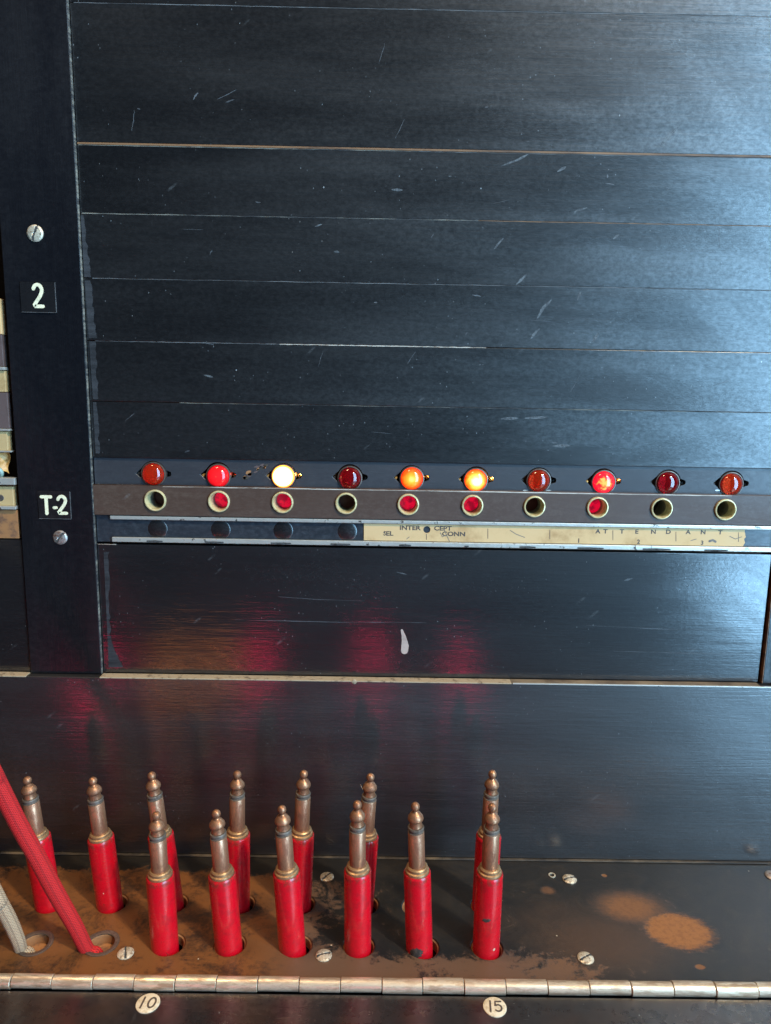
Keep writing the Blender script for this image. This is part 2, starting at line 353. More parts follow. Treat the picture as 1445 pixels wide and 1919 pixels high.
def tube(pts, rads, seg=24, name='tube'):
    """smooth tube through 3D points with a UV of (turn, metres)"""
    P_ = []; R_ = []; N = 14
    for i in range(len(pts)-1):
        p0, p1, p2, p3 = pts[max(i-1, 0)], pts[i], pts[i+1], pts[min(i+2, len(pts)-1)]
        for k in range(N):
            t = k/N
            P_.append(.5*((2*p1)+(p2-p0)*t+(2*p0-5*p1+4*p2-p3)*t*t+(3*p1-p0-3*p2+p3)*t**3)); R_.append(rads[i]*(1-t)+rads[i+1]*t)
    P_.append(pts[-1]); R_.append(rads[-1])
    bm = bmesh.new(); uvl = bm.loops.layers.uv.new('UVMap'); rings = []; ln = [0]
    up = Vector((0, -1, 0))
    for i, p_ in enumerate(P_):
        if i: ln.append(ln[-1]+(p_-P_[i-1]).length)
        t = (P_[min(i+1, len(P_)-1)]-P_[max(i-1, 0)]).normalized(); a = t.cross(up).normalized(); b = a.cross(t)
        rings.append([bm.verts.new(p_+(a*math.cos(2*math.pi*k/seg)+b*math.sin(2*math.pi*k/seg))*R_[i]) for k in range(seg)])
    for i in range(len(rings)-1):
        for k in range(seg):
            k2 = (k+1) % seg; f = bm.faces.new((rings[i][k], rings[i][k2], rings[i+1][k2], rings[i+1][k]))
            for lp, (u, v_) in zip(f.loops, ((k/seg, ln[i]), ((k+1)/seg, ln[i]), ((k+1)/seg, ln[i+1]), (k/seg, ln[i+1]))): lp[uvl].uv = (u, v_)
    bm.faces.new(rings[0][::-1]); bm.faces.new(rings[-1])
    bmesh.ops.recalc_face_normals(bm, faces=bm.faces[:])
    return bm
def text(chars, level, thick=.00005):
    """chars: (string, centre x, centre z, cap height, x stretch)"""
    bm = bmesh.new()
    for (t, x, z, h, sx) in chars:
        cu = bpy.data.curves.new('t', 'FONT'); cu.body = t; cu.size = 1; cu.align_x = 'CENTER'; cu.extrude = .5; cu.offset = .03
        o = bpy.data.objects.new('t', cu); S.collection.objects.link(o)
        dg = bpy.context.evaluated_depsgraph_get(); me = bpy.data.meshes.new_from_object(o.evaluated_get(dg))
        bpy.data.objects.remove(o); bpy.data.curves.remove(cu)
        ys = [v_.co.y for v_ in me.vertices]; xs = [v_.co.x for v_ in me.vertices]; y0, y1 = min(ys), max(ys); xc = (min(xs)+max(xs))/2
        k = h/(y1-y0)
        me.transform(Matrix(((k*sx, 0, 0, x-xc*k*sx), (0, 0, -thick, level+thick/2), (0, k, 0, z-(y0+y1)/2*k), (0, 0, 0, 1))))
        bm.from_mesh(me); bpy.data.meshes.remove(me)
    return bm

# ------------------------------------------------------------------ levels
YP = .005           # face of the upper strips
YS = .0034          # face of the stile
def z_at(py, Y=YP, px=700): return onY(px, py, Y).z
X0 = onY(158, 640, YS).x           # right edge of the left stile
X1 = onY(1431, 1180, YP).x         # right end of the strips
XS = onY(57, 1252, YS).x           # left edge of the stile
ZL = onY(700, 1277, 0).z           # top front edge of the lower wall
ZTOP = z_at(-260)
GAP = .00012

# interior backing: nothing of the cabinet shines through the slots
build('cabinet_interior', box(-.40, .36, .0545, .0585, -.05, ZTOP+.02, 0), 'dark', kind='structure')

# ------------------------------------------------------------------ shelf, holes
plugs_back = [((50, 1455), (78, 1711)), ((173, 1456), (196, 1710)), ((283, 1446), (313, 1708)), ((444, 1444), (440, 1708)),
              ((569, 1443), (557, 1708)), ((694, 1449), (675, 1708)), ((924, 1443), (911, 1712))]
plugs_front = [((292, 1521), (301, 1788)), ((404, 1517), (423, 1788)), ((527, 1509), (544, 1790)), ((669, 1500), (669, 1790)),
               ((779, 1503), (788, 1792)), ((924, 1505), (915, 1794))]
SH_R = .0053
def base_of(b):
    p_ = onZ(b[0], b[1], 0); return Vector((p_.x, p_.y+SH_R*.93, 0))
bases = [base_of(b) for _, b in plugs_back+plugs_front]
yrow_b = sum(p_.y for p_ in bases[:7])/7; yrow_f = sum(p_.y for p_ in bases[7:])/6
for i, p_ in enumerate(bases): p_.y = .5*p_.y+.5*(yrow_b if i < 7 else yrow_f)
cordhole = [onZ(66, 1767, 0), onZ(190, 1767, 0)]
holes = [(p_.x+.0010+.0006*math.sin(i*3), p_.y+.0004, .0066) for i, p_ in enumerate(bases)]
holes += [(p_.x, p_.y, .0062) for p_ in cordhole]
holes += [(bases[11].x, yrow_b, .0066)]         # the empty hole behind the fifth plug
YFR = onZ(722, 1833, 0).y                        # front edge of the shelf
shelf = build('plug_shelf', plate([rect(-.40, .36, YFR, -.0008)]+[circ(x, y, r) for x, y, r in holes], .005, .0004, 'shelf', 0), 'shelf',
              origin=(0, YFR, 0), label='worn shelf board the red plugs stand in, varnished brown at left and black at right', category='shelf')
for (x, y, r) in holes:
    build('hole_rim', lathe([(r-.00015, -.0004), (r-.0009, -.0009), (r-.0010, -.0045), (r-.0002, -.0045)], (x, y, 0), seg=36), 'copper', shelf, smooth=True)
build('shelf_underside', box(-.40, .36, YFR, .05, -.020, -.016, 0), 'dark', kind='structure')
# joint between wall and shelf
build('corner_bead', box(-.40, .36, -.0016, -.00005, .00005, .0006, .0002), 'edge_dim', origin=(0, 0, 0),
      label='thin brown bead in the corner where black wall meets the shelf', category='trim')

def screw(px, py, r, mat, plane, lv, ang, parent=None, label=None):
    c = onZ(px, py, lv) if plane == 'shelf' else onY(px, py, lv)
    bm = bmesh.new(); seg = 30; n = 5
    # domed head with a milled slot
    lathe([(r, 0), (r*.985, r*.10), (r*.8, r*.22), (r*.45, r*.30), (0, r*.33)], (0, 0, 0), 'Z', seg, bm=bm)
    ca, sa = math.cos(ang), math.sin(ang)
    bmesh.ops.subdivide_edges(bm, edges=[e for e in bm.edges if e.calc_length() > r*.2], cuts=2, use_grid_fill=True)
    for v_ in bm.verts:
        d = abs(-sa*v_.co.x+ca*v_.co.y)
        if d < r*.11 and v_.co.z > 0: v_.co.z -= r*.16
    if plane == 'wall': bmesh.ops.transform(bm, matrix=Matrix.Rotation(math.pi/2, 4, 'X'), verts=bm.verts)
    bmesh.ops.transform(bm, matrix=Matrix.Translation(c), verts=bm.verts)
    o = build('screw', bm, mat, parent, smooth=False)
    # dark slot as its own sunk bar
    t = box(-r*.86, r*.86, -r*.10, r*.10, r*.10, r*.262, 0)
    bmesh.ops.transform(t, matrix=Matrix.Rotation(ang, 4, 'Z'), verts=t.verts)
    if plane == 'wall': bmesh.ops.transform(t, matrix=Matrix.Rotation(math.pi/2, 4, 'X'), verts=t.verts)
    bmesh.ops.transform(t, matrix=Matrix.Translation(c), verts=t.verts)
    org = origin_of[parent.name]; origin_of[o.name] = org
    build('slot', t, 'rubbed', o)
    if label: o['label'] = label
    return o
for (x, y, a) in ((235, 1786, 1.9), (606, 1790, .35), (1098, 1795, .5), (1068, 1647, .3), (612, 1643, .9)):
    screw(x, y, .0032, 'screw', 'shelf', .0001, a, shelf)
screw(1449, 1641, .0036, 'rusty', 'shelf', .0001, 1.2, shelf)
c = onZ(1035, 1640, 0)
build('small_eyelet', lathe([(.0016, .0), (.0016, .0004), (.0011, .0004), (.0011, 0)], c, seg=24), 'screw', shelf, smooth=True)

# ------------------------------------------------------------------ hinge and flap
HR = .0025
pc = onZ(722, 1843, .0004); HY, HZ = pc.y, -.0002
hinge = root('piano_hinge', 'long nickel piano hinge along the front edge of the shelf', 'hinge', (0, HY, HZ))
xk = [onZ(17+77.55*k, 1841, HZ+HR*.6).x for k in range(-1, 21)]
for k in range(len(xk)-1):
    a, b = xk[k]+.00012, xk[k+1]-.00012; dr = .00012*math.sin(k*5.3); dy = .00016*((k % 2)*2-1)
    bm = bmesh.new(); prof = [(HR*.35, 0), (HR*.93+dr, 0), (HR+dr, .0002), (HR+dr, b-a-.0002), (HR*.93+dr, b-a), (HR*.35, b-a)]
    lathe(prof, (0, 0, 0), 'Z', 32, closed=True, bm=bm)
    bmesh.ops.transform(bm, matrix=Matrix.Translation((a, HY+dy, HZ)) @ Matrix.Rotation(math.pi/2, 4, 'Y'), verts=bm.verts)
    build('knuckle', bm, 'hinge', hinge, smooth=True)
bm = lathe([(0, 0), (HR*.33, 0), (HR*.33, xk[-1]-xk[0]), (0, xk[-1]-xk[0])], (0, 0, 0), 'Z', 16)
bmesh.ops.transform(bm, matrix=Matrix.Translation((xk[0], HY, HZ)) @ Matrix.Rotation(math.pi/2, 4, 'Y'), verts=bm.verts)
build('pin', bm, 'copper', hinge, smooth=True)
YFL = HY-HR-.0006
flap = build('front_flap', box(-.40, .36, YFL-.24, YFL, -.0065, -.0012, .0005), 'flap', origin=(0, YFL, -.0012),
             label='black hinged flap in front of the hinge, carrying the round number discs', category='flap')
def strokes(parent, mat, paths, level, plane, c, h, wd, name='digit', skew=0., thick=.00012, sx=1.):
    """paths in unit box (x right, y up), scaled by h around c"""
    bm = bmesh.new()
    for i, pth in enumerate(paths):
        pts = [(c[0]+(x*sx+skew*y)*h, c[1]+y*h) for x, y in pth]
        sg = -1 if plane == 'wall' else 1
        ribbon(pts, wd*h, level+sg*(thick+.00001*i), thick, plane, bm)
    return build(name, bm, mat, parent)
def arc(cx, cy_, rx, ry, a0, a1, n=12): return [(cx+rx*math.cos(math.radians(a0+(a1-a0)*k/n)), cy_+ry*math.sin(math.radians(a0+(a1-a0)*k/n))) for k in range(n+1)]
D1 = [[(-.02, -.5), (.02, .5)]]
D0 = [arc(0, 0, .27, .46, 90, 449, 28)]
D5 = [[(.26, .46), (-.18, .46), (-.21, .02)]+arc(.02, -.16, .27, .30, 125, -140, 14)]
D2 = [arc(0, .24, .24, .24, 165, -25, 12)+[(.12, -.02), (-.24, -.42), (-.22, -.46), (.26, -.46)]]
for (px, py, digs, lab) in ((277, 1880, ((D1, -.42), (D0, .32)), '10'), (928, 1887, ((D1, -.36), (D5, .24)), '15')):
    c = onZ(px, py, -.0012)
    dsc = build('number_disc', lathe([(.0042, .0), (.0042, .00035), (.0039, .0005), (0, .0005)], (c.x, c.y, c.z), seg=44), 'disc', flap, smooth=True,
                label='round ivory disc reading '+lab)
    for dg, ox in digs:
        h = .0045
        strokes(dsc, 'ink', dg, c.z+.0005, 'shelf', (c.x+ox*h, c.y), h, .15, 'digit', skew=.05, thick=.00006)

# ------------------------------------------------------------------ lower wall with worn top edge
wall = build('back_board', box(-.40, .36, 0, .012, .0006, ZL, .0002), 'wall', origin=(0, 0, 0),
             label='smooth black back board directly behind the red plugs, mirroring them faintly', category='board')
zl2 = ZL
xa, xb = X0+.0004, X1-.0002
build('worn_top_edge', box(xa, onY(960, 1270, 0).x, -.00025, .0047, ZL-.0003, ZL+.0003, .0002), 'ledge', wall)
build('worn_top_edge', box(onY(960, 1270, 0).x, onY(1429, 1270, 0).x, .0006, .0047, ZL, ZL+.0003, .0001), 'edge_taupe', wall, label='browner stretch of the top edge at right')
build('white_chipped_arris', box(onY(962, 1270, 0).x, .33, -.0003, .0005, ZL-.0002, ZL+.00035, .0001), 'rail', wall)
build('worn_top_edge', box(-.30, XS-.0006, -.00025, .0047, ZL-.0003, ZL+.0003, .0002), 'ledge', wall, label='worn cream edge under the neighbouring panel')
build('glue_blob', lathe([(.0012, 0), (.0010, .0004), (0, .0006)], (onY(663, 1268, 0).x, 0, ZL-.0002), '-Y', 14), 'ledge', wall, smooth=True)

# ------------------------------------------------------------------ stiles
ST_T = ZTOP+.004
stile = build('stile', box(XS, X0, YS, .016, ZL+.0004, ST_T, .0003), 'stile', origin=((XS+X0)/2, YS, ZL),
              label='tall black upright left of the lamp rows, carrying the number 2 and T-2 plates', category='upright')
build('worn_arris', box(X0-.00004, X0+.00022, YS-.00005, .0049, ZL+.0004, ST_T, .0001), 'edge', stile)
XR1 = onY(1440, 1180, YS).x
rst = build('stile', box(XR1, XR1+.03, YS, .016, ZL+.0004, ST_T, .0003), 'stile', origin=(XR1, YS, ZL),
            label='black upright beyond the dark gap at the far right', category='upright')
build('bare_arris', box(XR1-.0003, XR1+.0001, YS-.00005, .0100, ZL+.0004, ST_T, .0001), 'edge_brown', rst)
screw(66, 438, .0034, 'screw', 'wall', YS-.0001, 1.2, stile)
screw(113, 1007, .0032, 'rusty', 'wall', YS-.0001, .9, stile, 'tarnished screw below the T-2 plate')
def tape(x0, x1, y0, y1, lab):
    a, b = onY(x0, y1, YS), onY(x1, y0, YS)
    t = build('number_plate', box(a.x, b.x, YS-.0005, YS, a.z, b.z, .0001), 'tape', stile, label=lab)
    e = .00022
    bm = box(a.x, b.x, YS-.00054, YS-.0003, a.z-e, a.z, .00003); box(b.x, b.x+e, YS-.00054, YS-.0003, a.z, b.z, .00003, bm)
    build('plate_edge', bm, 'edge_faint', t)
    return t
t1 = tape(41, 103, 530, 585, 'small black plate with a cream 2')
c = onY(72, 555, YS); strokes(t1, 'white_digit', D2, YS-.0005, 'wall', (c.x, c.z), .0093, .155, sx=.78)
t2 = tape(74, 131, 921, 971, 'small black plate with a cream T-2')
c = onY(88, 946, YS); strokes(t2, 'white_digit', [[(-.24, .43), (.24, .43)], [(0, .42), (0, -.45)]], YS-.0005, 'wall', (c.x, c.z), .0084, .17, 'letter')
c = onY(104, 951, YS); strokes(t2, 'white_digit', [[(-.05, 0), (.07, 0)]], YS-.0005, 'wall', (c.x, c.z), .0084, .15, 'dash')
c = onY(117, 946, YS); strokes(t2, 'white_digit', D2, YS-.0005, 'wall', (c.x, c.z), .0080, .17, sx=.85)

# ------------------------------------------------------------------ blank strips
def strip(name, ytop, ybot, mat, label, cat='panel strip', Y=YP, th=.004, x0=None, x1=None, group=None, bev=.00015):
    zt, zb = z_at(ytop, Y), z_at(ybot, Y)
    x0 = x0 if x0 is not None else X0+.0004; x1 = x1 if x1 is not None else X1
    o = build(name, box(x0, x1, Y, Y+th, zb+GAP, zt-GAP, bev), mat, origin=((x0+x1)/2, Y, zb), label=label, category=cat)
    if group: o['group'] = group
    return o, zt, zb
def wear(parent, z, x0, x1, mat, h=.0003, Y=YP, name='worn_edge', amp=.00006):
    n = 60; r = random.Random(int(z*1e6)+int(x0*1e5)); pts, ws = [], []
    for k in range(n+1):
        pts.append((x0+(x1-x0)*k/n, z+r.uniform(-amp, amp))); ws.append(h*r.uniform(.55, 1.15))
    return build(name, ribbon(pts, ws, Y-.00007, .0002, 'wall', rnd=False), mat, parent)
G = 'black blank strips above the lamps'
defs = [(-260, 17, 'black blank strip cut off by the top of the photo'), (17, 278, 'tallest black blank strip, above the brown seam, hazy blue at its right'),
        (282, 410, 'black blank strip just under the brown seam'), (410, 531, 'scuffed black blank strip level with the slotted screw on the upright'),
        (531, 648, 'black blank strip level with the cream 2 plate'), (648, 761, 'black blank strip under the bright seam left of centre'),
        (761, 866, 'lowest black blank strip, right above the row of lamps')]
B = [strip('blank_strip', a, b, 'blank', l, group=G) for a, b, l in defs]
XM = (X0+X1)/2
wear(B[1][0], B[1][1]-.0001, X0+.002, X1, 'edge_faint', .0003)
build('bare_seam', box(X0+.0006, X1, YP-.0002, YP+.0008, B[1][2]-.0008, B[1][2]-.00002, .0001), 'edge_brown', B[1][0])
wear(B[2][0], B[2][1]-.0002, X0+.001, X0+.14, 'edge', .00035)
wear(B[2][0], B[2][1]-.0002, X0+.14, X1, 'edge_faint', .0003)
wear(B[3][0], B[3][1]-.0001, X0+.001, onY(900, 415).x, 'edge', .00042)
wear(B[3][0], B[3][1]-.0001, onY(900, 415).x, X1, 'edge_brown', .00028)
wear(B[4][0], B[4][1]-.0001, X0+.004, X1, 'edge_faint', .0003)
wear(B[5][0], B[5][1]-.0001, X0+.004, onY(520, 648).x, 'edge_faint', .0003)
wear(B[5][0], B[5][1]-.0001, onY(520, 648).x, onY(915, 648).x, 'edge_pale', .00038)
wear(B[6][0], B[6][1]-.0001, onY(330, 752).x, X1, 'edge', .00026)
# rubbed margin along the upright, its lighter gloss put in as grey
def margin(parent, pts, Y=YP):
    bm = bmesh.new(); n = len(pts)//2
    A = [bm.verts.new((onY(x, y, Y).x, Y-.00005, onY(x, y, Y).z)) for x, y in pts[:n]]; B_ = [bm.verts.new((onY(x, y, Y).x, Y-.00005, onY(x, y, Y).z)) for x, y in pts[n:][::-1]]
    for k in range(n-1): bm.faces.new((A[k], A[k+1], B_[k+1], B_[k]))
    bmesh.ops.recalc_face_normals(bm, faces=bm.faces[:])
    if bm.faces[0].normal.y > 0: bmesh.ops.reverse_faces(bm, faces=bm.faces[:])
    return build('rubbed_gloss_margin', bm, 'edge_grey', parent)
r = random.Random(3)
def jag(x0, x1, y0, y1, n=14, Y=YP):
    """a band whose outer side is ragged: (x0..) straight at x0(y), ragged at x1(y)"""
    L_, R_ = [], []
    for k in range(n+1):
        t = k/n; y = y0+(y1-y0)*t; L_.append((x0[0]+(x0[1]-x0[0])*t, y)); R_.append((x1[0]+(x1[1]-x1[0])*t+r.uniform(-2.2, 2.2), y))
    return L_+R_[::-1]
margin(B[3][0], jag((151, 158), (157, 170), 404, 520)); margin(B[4][0], jag((159, 166), (170, 180), 526, 634)); margin(B[5][0], jag((167, 174), (178, 184), 640, 748))
margin(B[6][0], jag((174, 179), (181, 186), 754, 850))

# individual scuffs seen on the strips
def scuff(parent, pts, w, mat='scuff', Y=YP, name='scuff'):
    P2 = [(onY(x, y, Y).x, onY(x, y, Y).z) for x, y in pts]; n = len(P2)
    dn = []
    for i in range(n-1):
        for k in range(4): t = k/4; dn.append((P2[i][0]*(1-t)+P2[i+1][0]*t+r.uniform(-.00008, .00008), P2[i][1]*(1-t)+P2[i+1][1]*t))
    dn.append(P2[-1]); m_ = len(dn)
    ws = [max(.00006, w*math.sin(math.pi*(i+.4)/(m_))**.7*r.uniform(.7, 1.1)) for i in range(m_)]
    return build(name, ribbon(dn, ws, Y-.00004, .00005, 'wall'), mat, parent)
scuff(B[3][0], [(944, 447), (934, 458), (927, 467)], .0009); scuff(B[3][0], [(988, 514), (978, 524), (969, 533)], .0013)
scuff(B[4][0], [(1034, 562), (1018, 578), (1008, 596)], .0014); scuff(B[4][0], [(1012, 616), (1002, 626), (995, 636)], .0012)
scuff(B[4][0], [(1088, 548), (1083, 562)], .0013); scuff(B[4][0], [(1122, 625), (1112, 640)], .0012)
scuff(B[2][0], [(860-160+240, 312), (972, 300), (990, 290)], .0010); scuff(B[2][0], [(1050-4, 322), (1060, 314)], .0012)
scuff(B[2][0], [(1076, 402), (1080, 396), (1100, 390)], .0008); scuff(B[3][0], [(1160, 440), (1150, 448)], .0010)
scuff(B[2][0], [(736, 356), (754, 357)], .0011); scuff(B[1][0], [(1275, 235), (1250, 260), (1238, 282-8)], .0011)
scuff(B[6][0], [(940, 785), (970, 784)], .0012); scuff(B[6][0], [(985, 784), (1025, 782)], .0013); scuff(B[6][0], [(1035, 836), (1068, 835)], .0012)
scuff(B[4][0], [(380, 702-60), (400, 706-60)], .0006)
scuff(B[5][0], [(382, 703), (398, 707)], .0010); scuff(B[3][0], [(590, 425), (602, 421)], .0007); scuff(B[3][0], [(625, 472), (634, 473)], .0009)

rs = random.Random(21)
bands = {1: (30, 270), 2: (290, 402), 3: (420, 522), 4: (540, 640), 5: (656, 752), 6: (770, 858)}
for bi, (ya, yb) in bands.items():
    for k in range(9 if bi == 1 else 5):
        x, y = rs.uniform(230, 1400), rs.uniform(ya+8, yb-8); L = rs.choice((6, 10, 16, 40, 75)); a = math.radians(rs.choice((rs.gauss(-62, 12), rs.gauss(4, 6), rs.gauss(-30, 25))))
        p2 = (x+L*math.cos(a), y+L*math.sin(a)); p2 = (p2[0], min(yb-3, max(ya+3, p2[1])))
        scuff(B[bi][0], [(x, y), ((x+p2[0])/2+rs.uniform(-1, 1), (y+p2[1])/2+rs.uniform(-1, 1)), p2], .00022 if L > 20 else rs.uniform(.0003, .0007), 'scratch', name='scratch')
# ------------------------------------------------------------------ lamp strip
zt, zb = z_at(866, YP+.0006), z_at(917, YP+.0006); YLS = YP+.0010
lamp_px = [(287, 884), (408, 888), (531, 891), (655, 895), (772, 896), (893, 898), (1010, 901), (1131, 902), (1252, 905), (1370, 908)]
xs0 = onY(lamp_px[0][0], 890, YLS).x; xs9 = onY(lamp_px[9][0], 905, YLS).x
zl = sum(onY(x, y, YLS).z for x, y in lamp_px)/10
lamp_x = [onY(x, y, YLS).x for x, y in lamp_px]
def keyhole(cx, cz, R=.0057):
    pts = []
    for k in range(64):
        a = 2*math.pi*k/64; x, z = R*math.cos(a), R*math.sin(a)
        pts.append((x, z))
    out = []
    for (x, z) in pts:
        if abs(z) < .0016 and x > 0:
            out.append((.0058+(.0021*(1-(z/.0019)**2)**.5), z*.9))
        elif abs(z) < .0022 and x < 0:
            out.append((-.0056-.0024*max(0, 1-abs(z)/.0022), z))
        else: out.append((x, z))
    return [(cx+x, cz+z) for x, z in out]
lstrip = build('lamp_strip', plate([rect(X0+.0004, X1, zb+.0001, zt-.0001)]+[keyhole(x, zl) for x in lamp_x], .0022, .00012, 'wall', YLS), 'strip_grey',
               origin=(XM, YLS, zb), label='narrow dark grey strip holding the ten round lamps', category='lamp strip')
wear(lstrip, zb+.0001, X0+.001, onY(300, 910).x, 'edge_pale', .00045, YLS)
wear(lstrip, zb+.0001, onY(300, 910).x, X1, 'edge_brown', .0005, YLS)
for k in range(16):
    t = k/15; bx = 498-38*t+r.uniform(-5, 5); by = 869+27*t+r.uniform(-4, 4)
    scuff(lstrip, [(bx, by), (bx-r.uniform(3, 8), by+r.uniform(1, 5))], r.uniform(.0008, .0019), ('purple', 'edge_dim', 'copper', 'edge_dim')[k % 4], YLS, 'burn_mark')
for (x, w_) in ((985, .0006), (1028, .0005), (1240, .0006), (1345, .0007)): scuff(lstrip, [(x-4, 919), (x+5, 919)], w_, 'rail', YLS, 'paint_nick')
c = onY(1410, 931, YP); 
bm = bmesh.new()
for k in range(26):
    x = 1376+k*2.9; p_ = onY(x, 931+2.5*math.sin(k*1.7)+k*.05, YP-.0009); rr_ = .00035*random.uniform(.5, 1.35)
    t = bmesh.ops.create_icosphere(bm, subdivisions=1, radius=rr_, matrix=Matrix.Translation(p_) @ Matrix.Diagonal((1.7, .7, 1, 1)))
build('crumbled_glue', bm, 'copper', lstrip, smooth=True)

def lens_lit(name, ramp, strength, seed, nsc=260, namp=.5):
    q = NT(name); P = q.obj(); s = q.sep(P)
    rr = q.math('SQRT', q.math('ADD', q.math('MULTIPLY', s[0], s[0]), q.math('MULTIPLY', s[2], s[2])))
    rr = q.math('DIVIDE', rr, .0049)
    n = q.noise(q.scale(P, (1, 1, 1), (seed, seed, 0)), nsc, 4, .6, 1.0)
    f = q.math('ADD', rr, q.math('MULTIPLY', q.math('SUBTRACT', n, .5), namp))
    cr = q.n('ShaderNodeValToRGB', {'Fac': f})
    el = cr.color_ramp.elements
    for i, (pos_, c3) in enumerate(ramp):
        e = el[i] if i < 2 else el.new(pos_)
        e.position = pos_; e.color = (*c3, 1)
    el[1].position = ramp[1][0]
    q.p(Base_Color=(.3, .01, .01), Roughness=.12, Emission_Color=cr.outputs[0], Emission_Strength=strength, Coat_Weight=.15)
    return q.m
def lens_dark(name, col, trans=.85):
    q = NT(name)
    n = q.noise(q.obj(), 500, 3)
    q.p(Base_Color=col, Roughness=.06, Transmission_Weight=trans, IOR=1.5, Normal=q.bump(n, .03, .0003), Coat_Weight=.6, Coat_Roughness=.05)
    return q.m
M['l_orange'] = lens_dark('orange_red_glass', (.92, .075, .02))
M['l_crimson'] = lens_dark('crimson_glass', (.55, .010, .018))
M['l_red'] = lens_lit('glowing_red_lens', [(.0, (1, .30, .12)), (.12, (1, .01, .02)), (.75, (.85, .002, .01)), (.95, (.5, .002, .01))], .95, .3, 200, .9)
M['l_white'] = lens_lit('glowing_white_lens', [(.0, (1, .86, .45)), (.80, (1, .72, .24)), (.92, (1, .34, .03)), (1.0, (.7, .10, .01))], 7., .1, 120, .12)
M['l_amber'] = lens_lit('glowing_amber_lens', [(.0, (1, .62, .15)), (.35, (1, .32, .02)), (.75, (1, .10, .004)), (1.0, (.8, .015, .0))], 2.1, .7, 300, .5)
M['l_amber2'] = lens_lit('glowing_yellow_amber_lens', [(.2, (1, .90, .5)), (.5, (1, .52, .07)), (.80, (1, .15, .008)), (1.0, (.8, .02, .0))], 2.6, .5, 260, .45)
M['l_pink'] = lens_lit('glowing_pink_orange_lens', [(.25, (1, .50, .12)), (.5, (1, .14, .03)), (.66, (1, .015, .04)), (1.2, (.8, .003, .02))], 1.5, .9, 430, 1.7)
M['reflector'] = plain('pale_lamp_seat', (.85, .70, .50), .5, .1, nscale=300, local=True)
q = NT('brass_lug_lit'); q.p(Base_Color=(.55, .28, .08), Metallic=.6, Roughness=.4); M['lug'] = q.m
kinds = [('l_orange', 'first lamp from the left, unlit, orange-red glass dome'),
         ('l_red', 'lamp glowing plain bright red, second from the left'),
         ('l_white', 'brightest lamp, glowing yellow-white, beside the burn mark'),
         ('l_crimson', 'unlit dark crimson lamp between the yellow-white lamp and an amber one'),
         ('l_amber', 'lamp glowing deep orange, above INTERCEPT, left of the paler amber lamp'),
         ('l_amber2', 'lamp glowing yellow amber with white-hot centre, sixth from the left'),
         ('l_orange', 'unlit orange-red lamp between the yellow amber and mottled pink lamps'),
         ('l_pink', 'lamp glowing mottled pink and orange, eighth from the left'),
         ('l_crimson', 'unlit dark red lamp, second from the right end of the row'),
         ('l_orange', 'last lamp at the right end of the row, unlit, orange-red glass')]
LR = .0048
for i, (x, (mat, lab)) in enumerate(zip(lamp_x, kinds)):
    lit = mat not in ('l_orange', 'l_crimson')
    ox = .0002*math.sin(i*2.1); oz = -.0004+.0002*math.cos(i*3.3)
    c = Vector((x+ox, YLS, zl+oz))
    L = root('indicator_lamp', lab, 'lamp', c, 'lamps in the row across the board')
    prof = [(0, -.0012), (LR*.98, -.0012)]+[(LR*math.cos(a), -.0002+LR*.72*math.sin(a)) for a in [k*math.pi/24 for k in range(12)]]+[(0, -.0002+LR*.72)]
    build('lens', lathe(prof, c, '-Y', 48), mat, L, smooth=True)
    build('bezel', lathe([(LR*1.01, -.004), (LR*1.01, .0001), (LR*1.04, .0005), (LR*1.12, .0004), (LR*1.15, -.0002), (LR*1.15, -.004)], c, '-Y', 48), 'bezel', L, smooth=True)
    build('lamp_seat', lathe([(0, -.0036), (LR*.6, -.0034), (LR*.99, -.0016), (LR*.99, -.004), (0, -.0045)], c, '-Y', 32), 'reflector', L, smooth=True)
    for sx in (-1, 1):
        lb = lathe([(0, -.004), (.0008, -.004), (.0008, -.0016), (.0005, -.0011), (0, -.001)], c+Vector((sx*.0070, 0, 0)), '-Y', 14)
        build('contact_lug', lb, 'lug' if lit else 'dark', L, smooth=True)  # brass only by lit lamps, near-black by unlit: glow put into the colour
    if lit:
        pl = bpy.data.lights.new('slot_glow_light', 'POINT'); pl.shadow_soft_size = .0006  # added point light beside the lens, for lamp glow leaking through the slot
        pl.color = {'l_red': (1, .08, .03), 'l_pink': (1, .35, .08)}.get(mat, (1, .50, .14))
        pl.energy = {'l_white': .006, 'l_red': .0006, 'l_amber': .0014, 'l_amber2': .0028, 'l_pink': .003}[mat]
        po = bpy.data.objects.new('slot_glow_light', pl); S.collection.objects.link(po); po.location = c+Vector((.0066, .0002, 0))
        po.location = c+Vector((.0076, .0026, 0.0012))
build('lamp_housing', box(X0+.001, X1-.001, YLS+.0052, YLS+.0062, z_at(917)+.0003, z_at(866)-.0003, 0), 'dark', lstrip)

# ------------------------------------------------------------------ jack strip
YJ = YP-.0012
ztj, zbj = z_at(917.5, YJ), z_at(972.5, YJ)
jack_px = [(291, 937), (410, 939), (529, 941), (648, 944), (766, 946), (886, 947), (1002, 949), (1120, 951), (1240, 953), (1359, 956)]
zj = sum(onY(x, y, YJ).z for x, y in jack_px)/10; jx = [onY(x, y, YJ).x for x, y in jack_px]
jstrip = build('jack_strip', plate([rect(X0+.0004, X1, zbj, ztj)]+[circ(x, zj, .0047) for x in jx], .004, .0002, 'wall', YJ), 'strip_brown',
               origin=(XM, YJ, zbj), label='brown fibre strip with ten brass-ringed jack holes under the lamps', category='jack strip')
wear(jstrip, ztj-.0002, onY(300, 917).x, onY(1380, 930).x, 'edge_pale', .0004, YJ)
build('jack_housing', box(X0+.001, X1-.001, YJ+.0200, YJ+.0210, zbj+.0005, ztj-.0005, 0), 'dark', jstrip)
